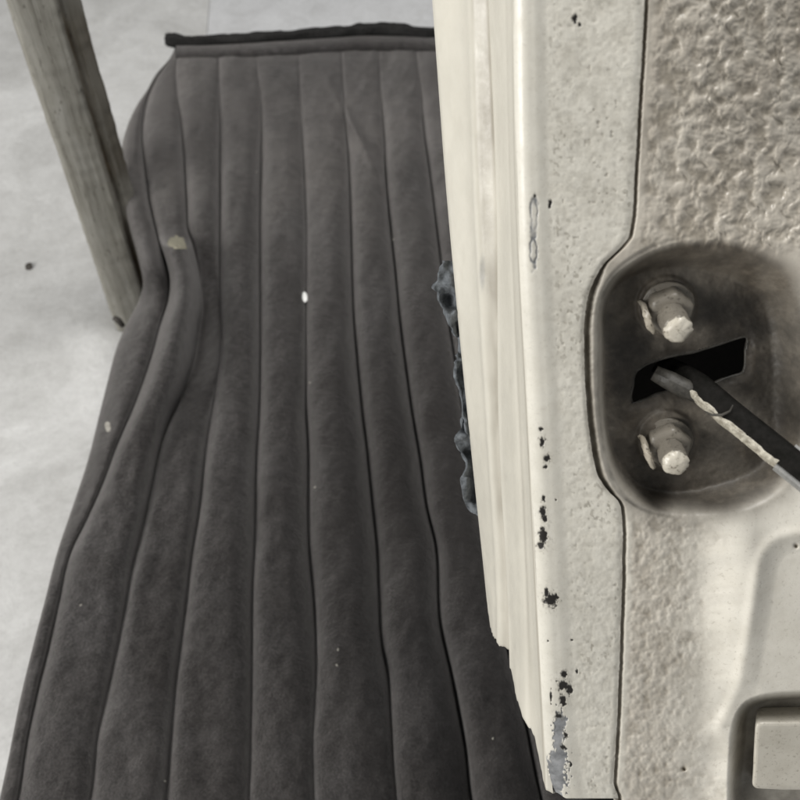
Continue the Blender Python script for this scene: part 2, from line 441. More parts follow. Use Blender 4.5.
rows = np.concatenate([np.linspace(870, 60, 420), np.linspace(58, 47, 12)])
NC = 28
VIS = [([0, 900], [1, 1]), ([0, 900], [1, 1]), ([60, 200, 300, 520, 700, 900], [.6, .9, 1, .9, .7, .6]), ([60, 150, 400, 680, 900], [.6, 1, 1, 1, .7]),
       ([60, 200, 500, 640, 900], [.55, .9, 1, .7, .5]), ([60, 200, 360, 420, 610, 700, 900], [.45, .45, .6, 1, 1, .35, .3]), ([60, 150, 260, 660, 740, 900], [.45, .55, 1, 1, .5, .4]),
       ([60, 150, 260, 700, 900], [.55, .7, 1, 1, .6]), ([60, 200, 700, 900], [.5, .7, .8, .5]), ([0, 900], [.8, .8]), ([0, 900], [1, 1]), ([0, 900], [1, 1])]
SURF = []
def pleat(i):
    t = np.linspace(0, 1, NC)[None, :]
    y = rows[:, None] + 0 * t
    xl = interp(S[i], rows)[:, None]; xr = interp(S[i + 1], rows)[:, None]
    x = xl + (xr - xl) * t
    wpx = (xr - xl)
    wm = wpx * (0.75 * 1308 / (rows[:, None] + 908)) / FPX           # width in metres
    ex = 2.2 + 1.6 * (1 - sm(180, 300, x)) * sm(380, 520, y)
    e = np.clip(1 - np.abs(2 * t**0.74 - 1)**ex, 0, 1)
    arch = np.sqrt(e)
    vl = np.interp(rows, *VIS[i])[:, None]; vr = np.interp(rows, *VIS[i + 1])[:, None]
    vis = vl + (vr - vl) * sm(0.3, 0.7, t)
    vis = np.clip(vis + 0.14 * fbm(y, np.full_like(y, 40.0 * i) + 40 * sm(0.3, 0.7, t), 60, 871), 0.12, 1)
    arch = arch * vis + (1 - vis) * (0.80 + 0.20 * arch)
    crown = np.minimum(0.38 * wm, 0.0185 - 0.004 * (1 - sm(180, 300, 0.5 * (xl + xr)))) * (0.06 + 0.94 * sm(46, 170, rows[:, None]))
    # where the padding is packed out or flattened along the channel
    crown = crown * (1 + 0.16 * vnoise(rows[:, None] * 1.0, np.full((len(rows), 1), i * 97.0), 110, 21))
    h = crown * arch
    if i == 1:                                                       # the bunched-up fold behind the post
        h = h + 0.030 * sm(236, 247, y) * (1 - sm(330, 560, y)) * arch
        h = h - 0.004 * (1 - sm(225, 240, y)) * sm(150, 225, y)
    if i == 0:
        h = h - 0.020 * sm(265, 305, y) * (1 - sm(420, 640, y)) * (1 - 0.5 * t) + 0.008 * np.exp(-((y - 262) / 18.0)**2) * arch
    if i == 2:
        h = h - 0.026 * np.exp(-((y - 350) / 66.0)**2) * arch * (1 - 0.35 * t)
    # soft creases and pulled wrinkles in the pile
    h = h + 0.0034 * fbm(x * 1.0, y * 0.6, 42, 31) * arch + (0.0010 + 0.0016 * sm(300, 400, x) * (1 - sm(140, 230, y))) * fbm(x + 0.5 * y, y * 0.5, 17, 41) * arch
    if i in (6, 5):                                                  # diagonal crease near the far end
        d = (x - 345) - (y - 112) * 0.52
        h = h + 0.0060 * np.exp(-(d / 5.0)**2) * np.exp(-((y - 128) / 38.0)**2) * np.sqrt(arch + 1e-6)
    h = h - (0.0055 + 0.006 * np.exp(-((x - 380) / 120.0)**2 - ((y - 480) / 170.0)**2)) * (1 - arch)**1.2 * (0.3 + 0.7 * sm(46, 110, y))                                # the stitched valley
    # gentle sag of the middle of the cushion
    h = h - 0.010 * np.exp(-((x - 330) / 170.0)**2 - ((y - 470) / 210.0)**2)
    h = h - 0.006 * (1 - sm(47, 62, y))                           # rolls over at the far end
    P = seat_pt(x, y, h)
    SURF.append((x, y, P))
    pale_ends = np.clip((1 - sm(130, 330, y)) * (0.55 + 0.5 * fbm(x, y, 60, 811)) + 0.25 * sm(620, 760, y) * (0.5 + 0.6 * fbm(x, y, 70, 815)), 0, 1) * 0.85  # mottled paler tone towards the far and near ends
    door_shade = 0.85 * np.exp(-((x - 415 - 0.12 * (y - 480) + 50 * fbm(x, y, 130, 821)) / 125.0)**2 - ((y - 490 + 60 * fbm(x, y, 130, 825)) / 190.0)**2)  # shade beside the door, painted into the velour colour
    return grid_mesh('seat_border' if i in (0, 10) else 'pleat', P, M['velour'], seat, attrs=dict(pale_ends=pale_ends, door_shade=door_shade))
for i in range(11):
    pleat(i)
# body of the cushion: walls down to the floor on every side
def wall_strip(name, top, mat, inset=0.006):
    top = np.asarray(top)
    lv = [0.0, 0.10, 0.35, 0.7, 1.0]
    P = np.zeros((len(lv), len(top), 3))
    cen = np.array([seat_c[0], seat_c[1], 0])
    for k, f in enumerate(lv):
        q = top.copy()
        q[:, 2] = top[:, 2] * (1 - f)
        out = (top - cen); out[:, 2] = 0; out /= np.linalg.norm(out, axis=1)[:, None]
        bulge = 0.012 * math.sin(math.pi * f) - inset * f * 3 - 0.004
        q += out * bulge
        P[k] = q
    return grid_mesh(name, P, mat, seat)
L = SURF[0][2][:, 0] - SN * 0.002
R = SURF[10][2][:, -1] - SN * 0.002
xs = np.linspace(0, 1, 60)
ft = seat_pt(interp(S[0], 47.) + (interp(S[11], 47.) - interp(S[0], 47.)) * xs, np.full(60, 47.), -0.018)
nt = seat_pt(interp(S[0], 870.) + (interp(S[11], 870.) - interp(S[0], 870.)) * xs, np.full(60, 870.), -0.008)
wall_strip('side_panel', L, M['velour'])
wall_strip('side_panel', R[::-1], M['velour'])
wall_strip('rear_panel', ft, M['velour'])
wall_strip('front_panel', nt[::-1], M['velour'])

# pale rim of the cover and the dark rolled binding at the far end
bx = np.linspace(166, 520, 90)
def bind_y(x):
    return interp([(40.5, 160), (41, 200), (38, 260), (35.5, 300), (32.5, 340), (31, 370), (31.5, 400), (33, 432), (33, 530)], x)
bp = seat_pt(bx, bind_y(bx), 0.0015)
br = np.interp(bx, [166, 172, 180, 300, 335, 370, 410, 435, 530], [.0062, .0080, .0062, .0058, .0072, .0088, .0080, .0066, .006])
tube('rear_binding', bp, br, M['binding'], seat, seg=14, rough=0.28, seed=3)
rx = np.linspace(176, 520, 80)
ry0 = bind_y(rx) + 3; ry1 = ry0 + 17
rim = np.stack([seat_pt(rx, ry0, -0.004), seat_pt(rx, ry0 + 2.5, 0.002 + 0.0006 * fbm(rx, rx * 0, 20, 77)),
                seat_pt(rx, ry0 + 6, 0.0036), seat_pt(rx, ry1 - 5, 0.0020), seat_pt(rx, ry1, -0.0050)])
grid_mesh('rear_rim', rim, M['velour'], seat)

# worn, yellowed end of the bunched fold
def on_seat(px, py, lift=0.0):
    best = None
    for X, Y, Q in SURF:
        d = (X - px)**2 + (Y - py)**2
        k = np.unravel_index(np.argmin(d), d.shape)
        if best is None or d[k] < best[0]: best = (d[k], Q[k])
    return best[1] + SN * lift
X1, Y1, Q1 = SURF[1]
fr = np.where((rows > 233) & (rows < 251))[0]
sub_ = Q1[fr.min():fr.max() + 1, 4:22] + SN * 0.0006
yy_ = Y1[fr.min():fr.max() + 1, 4:22]; xx_ = X1[fr.min():fr.max() + 1, 4:22]
cq = ((xx_ - 178.5) / 11.5)**2 + ((yy_ - 243) / 6.5)**2 + 0.5 * vnoise(xx_, yy_, 5, 91)
cf = 0.25 * (cq[:-1, :-1] + cq[1:, :-1] + cq[:-1, 1:] + cq[1:, 1:])
w = grid_mesh('worn_fold_end', sub_, M['foam'], seat, drop=cf > 1)
w['label'] = 'pale yellowed worn end of a bunched fold'

# ------------------------------------------------------------------ wooden post
base = on_plane(140., 315., o0, zf, 0.0)
topc = at_depth(np.array(-8.), np.array(-170.), 0.64)
ax = unit(topc - base)
base = base - ax * 0.0
toc = unit(C - (base + topc) / 2)
pu = unit(np.cross(ax, toc))             # across, to the right or left
if pu[0] < 0: pu = -pu
pv = unit(np.cross(pu, ax))              # towards the camera
if np.dot(pv, toc) < 0: pv = -pv
Wp = 0.0560
prof = []                                 # section (across, towards the camera), stain
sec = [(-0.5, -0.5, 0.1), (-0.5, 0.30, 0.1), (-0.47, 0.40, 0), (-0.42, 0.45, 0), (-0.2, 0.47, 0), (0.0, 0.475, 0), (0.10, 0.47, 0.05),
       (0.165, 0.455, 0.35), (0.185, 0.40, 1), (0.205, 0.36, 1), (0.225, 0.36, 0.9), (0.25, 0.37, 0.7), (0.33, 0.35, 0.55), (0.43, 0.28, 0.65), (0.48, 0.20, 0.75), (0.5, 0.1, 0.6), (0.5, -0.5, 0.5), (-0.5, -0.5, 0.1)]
LN = float(np.linalg.norm(topc - base))
ts = np.linspace(0, LN, 160)
P = np.zeros((len(ts), len(sec), 3)); st = np.zeros((len(ts), len(sec)))
for j, (a, b, s_) in enumerate(sec):
    wob = 0.0007 * vnoise(ts * 1000, np.full(ts.shape, j * 31.0), 22, 61) + 0.0005 * vnoise(ts * 1000, np.full(ts.shape, j * 31.0), 7, 62)
    q = base[None] + ax[None] * ts[:, None] + pu[None] * (a * Wp + wob)[:, None] + pv[None] * (b * Wp * 0.75 + wob)[:, None]
    P[:, j] = q
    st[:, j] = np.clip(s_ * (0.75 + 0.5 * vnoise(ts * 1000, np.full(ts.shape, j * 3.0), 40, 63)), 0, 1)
P[:, :, 2] = np.maximum(P[:, :, 2], 0.0005)
post = empty('wooden_post', (float(base[0]), float(base[1]), 0.0), 'weathered grey wooden post standing on the floor against the seat cushion', 'post')
sa = np.array([q[0] for q in sec]) * Wp; sb = np.array([q[1] for q in sec]) * Wp
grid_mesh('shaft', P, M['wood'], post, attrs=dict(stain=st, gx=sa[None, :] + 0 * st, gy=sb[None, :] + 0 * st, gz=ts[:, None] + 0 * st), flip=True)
# a bent nail sticking out at the foot
n0 = at_depth(np.array(123.), np.array(326.), 0.93); n1 = at_depth(np.array(114.5), np.array(318.), 0.92)
tube('nail', np.array([n0, (n0 + n1) / 2 + 0.001 * UP, n1]), [0.0028, 0.0034, 0.0028], M['grit'], post, seg=10)

# ------------------------------------------------------------------ car door
A = unit(900 * FWD + 330 * UP - 100 * RIGHT)      # from the end face into the door
DP0 = C + 0.29 * ray(np.array(640.), np.array(400.))
def D(px, py, h=0.0):
    r = ray(px, py)
    t = (np.dot(DP0 - C, A) - np.asarray(h, float)) / (r @ A)
    return C + r * t[..., None]
dc = D(np.array(650.), np.array(800.), -0.04)
door = empty('car_door', tuple(float(v) for v in dc), 'cream painted car door with chipped edge, bolted recess and black check strap', 'car door')

HEM = [(511, -60), (513, 0), (514.5, 100), (517, 200), (521, 300), (527, 400), (529, 436), (532, 500), (537, 600), (542, 700), (545.5, 750), (550, 782)]
SEAM = [(648, -60), (645, 0), (641.5, 60), (638, 120), (634.5, 180), (632, 222), (628, 238), (618, 250), (605, 263), (595, 279), (588, 297), (584.5, 320), (584, 350), (585, 385), (588, 420), (592.5, 455), (599, 478), (610, 494), (619, 503), (622, 515), (622.5, 560), (621, 620), (618, 700), (614.5, 770), (614, 785), (618, 797), (622, 830)]

# --- outer skin: profile columns (depth behind the end face in mm, trace down the picture, lower end)
YK = [0, 200, 436, 600]
YTOP = -1250.0
cols = [
 (2.4, [513.4, 517.4, 529.4, 537.4], (553, 795)),
 (3.0, [512.4, 516.4, 528.2, 536.4], (548, 792)),
 (3.8, [512.2, 516.2, 528.2, 536.4], (546, 788)),
 (6.0, [511.2, 515, 526.6, 534.6], (543.5, 780)),
 (14.0, [508.6, 513, 524.5, 532], (538, 752)),
 (18.0, [506.8, 511, 521.5, 528.5], (534, 735)),
 (23.0, [503.5, 508, 517, 524], (525.5, 724)),
 (34.0, [497, 502.5, 508.5, 515.5], (516.5, 697)),
 (45.0, [490.5, 498, 500.5, 509], (511, 668)),
 (48.0, [488.5, 496.5, 499, 508], (509.8, 654)),
 (50.5, [487.0, 494.5, 498.8, 507.4], (508, 650.5)),
 (53.5, [478.5, 485.5, 496, 505], (504, 647.5)),
 (56.0, [471, 477.5, 490.5, 500], (500, 644.5)),
 (66.0, [460, 468, 482, 492.5], (493.5, 636)),
 (76.0, [444, 456, 475, 488.5], (490, 624)),
 (82.0, [434.5, 449, 470.8, 486.4], (488, 610)),
 (86.0, [432, 447, 469.6, 485.6], (487, 600)),
 (90.0, [434, 449, 471, 487], (489, 602)),
 (94.0, [446, 460, 482, 498], (500, 606)),
]
def skin():
    NR = 700; sub = 9
    K = len(cols)
    base_s = np.array([c[0] for c in cols]); yb = np.array([c[2][1] for c in cols], float)
    v = np.linspace(0, 1, NR)
    # subdivided profile by Catmull-Rom over the columns
    def colpos(k):
        k = min(max(k, 0), K - 1)
        s, xs_, (bxp, byp) = cols[k]
        y = YTOP + (byp - YTOP) * v
        x = interp([q for q in zip(xs_, YK) if q[1] < byp - 25] + [(bxp, byp)], y)
        return np.stack([x, y, np.full(NR, s)], -1)
    CP = [colpos(k) for k in range(K)]
    out = []
    for k in range(K - 1):
        a, b, c, d = CP[max(k - 1, 0)], CP[k], CP[k + 1], CP[min(k + 2, K - 1)]
        for j in range(sub):
            t = j / sub
            m1 = 0.35 * (c - a); m2 = 0.35 * (d - b)
            out.append((2*t**3 - 3*t**2 + 1) * b + (t**3 - 2*t**2 + t) * m1 + (-2*t**3 + 3*t**2) * c + (t**3 - t**2) * m2)
    out.append(CP[-1])
    G = np.stack(out, 1)                                  # rows, cols, (x, y, s)
    x, y, s = G[..., 0].copy(), G[..., 1].copy(), G[..., 2]
    # chewed, uneven lower ends
    e = sm(0.985, 1.0, np.linspace(0, 1, NR))[:, None]
    y = y + e * 2.2 * vnoise(s * 3, s * 0 + 5, 4.0, 71)
    x = x + 0.20 * vnoise(s * 0.5, y, 90, 72) * sm(2, 8, s)
    # pressed ridges running down the skin
    x = x + 0.9 * np.exp(-((s - 21.0) / 1.8)**2) - 0.4 * np.exp(-((s - 27.0) / 3.0)**2)
    x = x + 2.4 * np.exp(-((s - 51.5) / 1.5)**2) - 1.3 * np.exp(-((s - 58.0) / 2.5)**2) - 1.0 * np.exp(-((s - 45.5) / 1.6)**2)
    P = D(x, y, -s / 1000.0)
    # return lip at the bottom
    lip = P[-1:] + 0.0022 * RIGHT + 0.0010 * A
    lip2 = P[-1:] + 0.012 * RIGHT + 0.004 * A
    P2 = np.concatenate([P, lip, lip2], 0)
    dirt = 0.85 * sm(48.0, 50, s) * (1 - sm(53, 57, s)) * (0.65 + 0.5 * fbm(s * 3, y * 0.25, 14, 73))
    dirt = dirt + 0.55 * np.exp(-((s - 4.6) / 1.0)**2) + 0.25 * np.exp(-((s - 19) / 3.0)**2) * (0.6 + 0.6 * fbm(s, y * 0.2, 11, 74))
    dirt = dirt + 0.10 * sm(0.0, 0.7, fbm(s * 2.2, y * 0.5, 16, 75)) * sm(22, 30, s)
    sc = np.exp(-(((x - 482.5) / 3.0)**2 + ((y - 272) / 17)**2)**2) * (s > 46)
    dirt = np.clip(dirt, 0, 0.8)
    z = lambda q: np.concatenate([q, q[-1:], q[-1:]], 0)
    grid_mesh('outer_skin', P2, M['skin'], door, attrs=dict(dirt=z(dirt), chip_grey=z(0.55 * np.clip(sc, 0, 1)), chip_dark=z(dirt * 0)), flip=True)
skin()

def seam_x(y):
    return interp(SEAM, y) + 0.5 * fbm(y, y * 0 + 2, 22, 851, 3) + 0.25 * vnoise(y, y * 0 + 9, 3.0, 855)
# --- hem flange (left of the seam)
DARK = [(541, 429, 2.2, 2.2), (542.5, 442, 2.4, 4.2), (546.5, 458.5, 3.0, 2.6), (545, 467, 1.5, 1.2), (544, 498, 1.5, 2.4), (543, 512, 2.6, 4.5), (545, 519, 2.2, 3.6), (543.5, 536, 3.2, 6.5), (541, 546, 3.0, 3.2),
        (546.5, 592, 1.8, 4.2), (551, 600, 5.0, 5.0), (555, 597, 2.4, 2.4), (564.5, 674, 3.2, 2.8), (562.5, 685, 4.0, 4.6), (569.5, 689, 2.4, 4.6), (563.5, 700, 2.6, 4.2), (577, 671, 1.0, 1.8), (551, 697, 1.0, 5.5),
        (566, 735, 1.8, 2.2), (563, 747, 2.6, 2.0), (559, 716, 3.0, 2.0), (550, 204, 1.4, 3.0), (571, 765, 1.4, 2), (535, 196, 1.2, 1.6), (548, 641, .9, .9), (572, 640, 1.2, .9), (556, 500, .8, .9), (575, 18, 2.4, 3.4), (580, 25, 1.6, 1.8)]
GREY = [(558.5, 735, 4.6, 19), (562, 722, 4.0, 7), (556, 768, 7.5, 13), (557, 782, 8.5, 11), (560, 758, 6.0, 10)]
RING = [(534.5, 214, 4.0, 18), (533.5, 250, 4.0, 17)]
def flange():
    yv = np.concatenate([np.linspace(YTOP, -30, 60)[:-1], np.linspace(-30, 798.5, 960)])
    hx = interp(HEM + [(555, 797)], yv); sx = seam_x(yv)
    u = np.concatenate([np.linspace(0, 0.35, 75)[:-1], np.linspace(0.35, 1, 95)])
    x = hx[:, None] + (sx - hx)[:, None] * u[None]
    y = yv[:, None] + 0 * x
    d = x - hx[:, None]
    # lower corner is rounded off: squeeze the bottom rows upward near the hem
    y = y - 6.0 * sm(782, 798.5, y) * (1 - sm(0, 12, d))
    h = -0.0026 * np.clip(1 - d / 16.0, 0, 1)**2.2               # the rolled edge
    h = h - 0.0006 * sm(20, 34, d)
    tex = sm(20, 44, d)
    peel = fbm(x, y, 5.0, 101, 2) * 0.000085 + fbm(x, y, 13, 111, 2) * 0.00004
    h = h + peel * tex * (1.0 + 0.7 * sm(500, 640, y))
    h = h + 0.00022 * fbm(x * 0.3, y, 70, 121, 2)
    pit = np.clip(fbm(x, y, 4.4, 131, 2) - 0.46, 0, 1) * tex * (0.35 + 0.65 * sm(-0.1, 0.4, fbm(x, y, 40, 135)))
    h = h - 0.0005 * pit
    # near the seam the sheet bows down a little
    h = h - 0.0005 * sm(0.90, 1.0, u)[None] ** 2
    jag = lambda k: 1 + 0.35 * vnoise(x * 1.0, y, 2.6, 140 + k) + 0.25 * vnoise(x, y, 1.3, 150 + k)
    cdk = np.zeros_like(x); cgr = np.zeros_like(x); halo = np.zeros_like(x)
    for k, (cx, cy, a, b) in enumerate(DARK):
        q = np.sqrt(((x - cx) / (1.2 * a))**2 + ((y - cy) / (1.2 * b))**2) * jag(k % 5)
        cdk = np.maximum(cdk, 1 - sm(0.75, 1.15, q))
        halo = np.maximum(halo, 0.34 * (1 - sm(1.0, 1.9, q)) * min(1, a / 3.0))
    for k, (cx, cy, a, b) in enumerate(GREY):
        q = np.sqrt(((x - cx) / (1.2 * a))**2 + ((y - cy) / (1.1 * b))**2) * jag(k % 5)
        cgr = np.maximum(cgr, 1 - sm(0.85, 1.05, q))
    for k, (cx, cy, a, b) in enumerate(RING):
        q = np.sqrt(((x - cx) / a)**2 + ((y - cy) / b)**2) * (1 + 0.28 * vnoise(x, y, 4.0, 160 + k))
        cgr = np.maximum(cgr, 0.9 * (np.exp(-((q - 0.85) / 0.24)**2) + 0.25 * (q < 0.85)) * (0.6 + 0.4 * sm(-0.3, 0.3, vnoise(x, y, 5, 165))))
    rimd = np.exp(-((cgr - 0.5) / 0.22)**2) * (y > 705) * (x > 560) * sm(0.0, 0.4, vnoise(x, y, 4, 168))
    cdk = np.maximum(cdk, 0.9 * rimd)
    h = h - 0.00032 * np.maximum(cdk, cgr) + 0.00010 * halo
    dirt = np.clip(0.40 * sm(0.0, 0.5, pit * 2.0) + 0.16 * tex * sm(-0.1, 0.6, fbm(x, y, 26, 171)) * (1 - sm(400, 560, y)) + 0.30 * tex * np.clip(0.12 - fbm(x, y, 5.0, 101, 2), 0, 1) + 0.5 * tex * sm(0.30, 0.55, fbm(x * 1.0, y * 0.8, 3.4, 181, 2)) * sm(-0.2, 0.5, fbm(x, y, 50, 185)), 0, 0.7)
    dirt = np.maximum(dirt, 0.55 * np.exp(-((x - sx[:, None]) / 3.0)**2) * (0.6 + 0.6 * vnoise(x, y, 9, 175)))
    dirt = np.maximum(dirt, halo) * (1 - cdk)
    P = D(x, y, h)
    # sheet edge at the seam: down and under
    e1 = P[:, -1:] + A * 0.0016 + RIGHT * 0.0002
    P = np.concatenate([P, e1], 1)
    z = lambda q: np.concatenate([q, q[:, -1:]], 1)
    # bottom return
    Pb = np.concatenate([P, P[-1:] + A * 0.003 - UP * 0.0003, P[-1:] + A * 0.020], 0)
    zz = lambda q: np.concatenate([z(q), z(q)[-1:], z(q)[-1:]], 0)
    grid_mesh('hem_flange', Pb, M['flange'], door, attrs=dict(dirt=zz(dirt), chip_dark=zz(cdk), chip_grey=zz(cgr)), flip=False)
flange()

# --- inner panel (right of the seam) with the pressed cup, the slot and the lower pocket
CUP = smooth_closed([(597, 345), (598, 310), (608, 282), (626, 263), (655, 246), (690, 238), (728, 238), (762, 248), (790, 266), (808, 298), (816, 345), (816, 395), (809, 444), (792, 484), (757, 509), (705, 519), (660, 516), (626, 500), (608, 470), (600, 430), (597, 390)], 4)
SLOT = smooth_closed([(631, 403), (632, 385), (636, 371), (650, 362), (672, 355), (698, 350), (720, 343), (746, 336), (746, 352), (744, 372), (728, 378), (712, 384), (690, 388), (662, 393), (646, 400)], 3)
POCKET = smooth_closed([(728, 840), (726, 800), (727, 760), (730, 728), (738, 708), (752, 697), (775, 692), (810, 690), (880, 689), (880, 840)], 3)
def panel():
    yv = np.concatenate([np.linspace(YTOP, -30, 60)[:-1], np.linspace(-30, 840, 930)])
    sx = seam_x(yv)
    u = np.linspace(0, 1, 300)
    x0 = sx - 5.0; x1 = 885.0
    x = x0[:, None] + (x1 - x0)[:, None] * u[None]**1.0
    y = yv[:, None] + 0 * x
    ds = x - sx[:, None]
    h = np.full(x.shape, -0.0012)
    sw = 2.0 + 2.4 * sm(262, 285, y) * (1 - sm(488, 505, y))
    h = h - (0.0014 + 0.0005 * sw) * np.exp(-((ds - 1.0) / sw)**2)
    # overall shape of the pressing
    up = 1 - sm(120, 320, y)
    h = h - up * (0.012 * sm(690, 900, x) + 0.00004 * np.clip(x - 640, 0, 300))
    lo = sm(470, 560, y)
    h = h + lo * (0.0085 * sm(698, 762, x + 10 * vnoise(x * 0.2, y, 26, 205)))
    # soft upper pressing step on the far right
    RP = poly_sd(x, y, smooth_closed([(746, 690), (757, 630), (766, 572), (774, 552), (790, 543), (830, 538), (890, 536), (890, 740), (738, 740)], 3))
    h = h - 0.0016 * sm(-7, 12, RP) + 0.0007 * np.exp(-((RP + 9) / 6.0)**2)
    # textures
    lump = fbm(x + 3 * vnoise(x, y, 14, 231), y * 0.85, 9.5, 211, 3)
    lump = np.tanh(1.4 * lump) / 1.15
    fine = fbm(x, y, 6.0, 221, 2)
    t_up = (1 - sm(235, 262, y)) * sm(4, 16, ds)
    t_lo = sm(500, 530, y) * sm(3, 14, ds) * (1 - sm(655, 735, x + 14 * vnoise(x * 0.3, y, 12, 241)))
    pk = poly_sd(x, y, POCKET)
    t_lo = np.maximum(t_lo, 0.45 * sm(760, 790, y) * (1 - sm(-2, 3, pk)))
    big = sm(660, 720, x)
    h = h + t_up * (0.00088 * (0.75 + 0.5 * big) * lump + 0.00010 * fine)
    h = h + t_lo * (0.00022 * lump + 0.00036 * fbm(x, y, 5.2, 223, 2) + 0.0001 * fine)
    streak = vnoise(x * 0.18, y, 5.0, 251) * np.exp(-((x - 712) / 16.0)**2) * lo
    h = h + 0.00015 * streak
    # the cup
    sd = poly_sd(x, y, CUP)
    wall = 8 + 40 * sm(610, 790, x) * (1 - 0.35 * sm(380, 480, y)) + 16 * (1 - sm(240, 300, y)) + 14 * sm(430, 505, y)
    cupd = sm(0, 1, np.clip(sd / wall, 0, 1))
    h = h * (1 - cupd) + cupd * (-0.0150 + 0.00016 * lump + 0.0002 * fine)
    # rim groove line on the left of the cup
    h = h - 0.0008 * np.exp(-(sd / 2.2)**2) * (1 - sm(640, 700, x))
    for bxc, byc in ((667, 306), (667, 440)):
        rr = np.hypot(x - bxc, y - byc)
        h = h + 0.0014 * (1 - sm(27, 33, rr)) * cupd
    # slot lips pressed slightly in
    ssd = poly_sd(x, y, SLOT)
    h = h - 0.0010 * sm(-10, 0, ssd)
    # lower pocket
    pw = sm(0, 1, np.clip(pk / (9.0 + 8.0 * sm(700, 735, y)), 0, 1))
    h = h * (1 - pw) + pw * (-0.012 + 0.00018 * lump)
    # rivet hole dot at top right, pinhole low down
    for cx, cy, rr in ((796, 546, 2.0), (684, 769, 2.2)):
        h = h - 0.0016 * np.exp(-(((x - cx)**2 + (y - cy)**2) / rr**2))
    P = D(x, y, h)
    fx = 0.25 * (x[:-1, :-1] + x[1:, :-1] + x[:-1, 1:] + x[1:, 1:]); fy = 0.25 * (y[:-1, :-1] + y[1:, :-1] + y[:-1, 1:] + y[1:, 1:])
    drop = poly_sd(fx, fy, SLOT) > 0
    # greasy undercoat in and around the cup, with a ragged lower fringe
    rag = 8 * fbm(x, y, 34, 261)
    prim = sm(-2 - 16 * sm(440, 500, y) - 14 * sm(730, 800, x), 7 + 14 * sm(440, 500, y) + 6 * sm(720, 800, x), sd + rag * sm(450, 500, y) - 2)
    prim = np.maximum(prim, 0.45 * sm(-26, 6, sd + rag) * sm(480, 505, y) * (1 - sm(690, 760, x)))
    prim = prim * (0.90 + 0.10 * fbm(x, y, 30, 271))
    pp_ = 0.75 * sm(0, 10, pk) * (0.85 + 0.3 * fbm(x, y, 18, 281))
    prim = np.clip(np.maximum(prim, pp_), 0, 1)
    dirt = (0.75 + 0.3 * vnoise(x, y, 11, 857)) * np.exp(-((ds - 0.5) / (sw + 1.0))**2) + 0.50 * t_up * np.clip(0.25 - 1.1 * lump, 0, 1) + 0.16 * t_up + 0.5 * t_lo * np.clip(0.15 - lump, 0, 1) + 0.5 * t_lo * np.clip(-fbm(x, y, 5.2, 223, 2), 0, 1)
    for cx, cy, rr in ((796, 546, 2.2), (684, 769, 2.4)):
        dirt = dirt + 1.0 * np.exp(-(((x - cx)**2 + (y - cy)**2) / rr**2))
    dirt = np.clip(dirt, 0, 0.95)
    gz = 14 * fbm(x, y, 30, 291)
    coat = np.clip(np.maximum(0.95 * (1 - sm(240, 330, y)), (0.50 + 0.25 * (1 - sm(640, 700, x))) * t_lo + 0.45 * sm(250, 330, y) * (1 - sm(500, 530, y)) * (1 - sm(690, 740, x))), 0, 1) * (0.85 + 0.3 * fbm(x, y, 40, 299))
    coat = np.clip(coat, 0, 1)
    def blob(cx, cy, a, b): return 1 - sm(0.45, 1.25, np.sqrt(((x - cx + gz) / a)**2 + ((y - cy + 0.5 * gz) / b)**2))
    grease = np.maximum.reduce([0.92 * blob(628, 362, 34, 52), 0.88 * blob(690, 372, 78, 34), 0.82 * blob(735, 325, 46, 42), 0.62 * blob(775, 390, 44, 90), 0.5 * blob(650, 470, 50, 40), 0.4 * blob(710, 470, 90, 50)]) * sm(3, 14, sd)
    band = sm(1, 4, ds) * (1 - sm(-2, 4, sd)) * (1 - sm(12, 22, ds)) * sm(245, 270, y) * (1 - sm(490, 505, y))
    prim = np.maximum(prim, 0.42 * band * (0.8 + 0.5 * fbm(x, y, 8, 295)))
    grease = np.maximum(grease, 0.75 * np.exp(-((sd - 1) / 2.4)**2) * (1 - sm(640, 690, x)) * (0.75 + 0.4 * fbm(x, y, 14, 297)))
    return grid_mesh('inner_panel', P, M['panel'], door, attrs=dict(dirt=dirt, primer=prim, coat=coat, grease=np.clip(grease, 0, 1)), drop=drop, flip=False)
PANEL = panel()

# --- hidden sheets that close the door behind
def quad_sheet(name, pts, n=8):
    a, b, c, d = [np.asarray(p, float) for p in pts]
    u = np.linspace(0, 1, n)[None, :, None]; v = np.linspace(0, 1, n)[:, None, None]
    grid_mesh(name, (a * (1 - u) + b * u) * (1 - v) + (d * (1 - u) + c * u) * v, M['inside'], door)
f = lambda x, y, s: D(np.array(float(x)), np.array(float(y)), -s)
TX = float(interp(list(zip([446, 460], [0, 200])), YTOP))
quad_sheet('back_sheet', [f(TX, YTOP, .094), f(800, YTOP, .094), f(800, 640, .094), f(500, 606, .094)])
quad_sheet('bottom_sheet', [f(560, 795, .018), f(880, 838, .0135), f(800, 640, .094), f(500, 606, .094)])
quad_sheet('top_sheet', [f(512, YTOP + 1, .004), f(884, YTOP + 1, .045), f(800, YTOP, .094), f(TX, YTOP, .094)])
quad_sheet('side_sheet', [f(884, YTOP + 1, .045), f(884, 838, .0135), f(800, 640, .094), f(800, YTOP, .094)])

so = smooth_closed(SLOT, 2) + [SLOT[0]]
sp_ = np.array([D(np.array(a), np.array(b), -0.0168) for a, b in so])
nest(tube('slot_edge', sp_, np.full(len(sp_), 0.00075), M['roller'], door, seg=8, rough=0.3), PANEL)

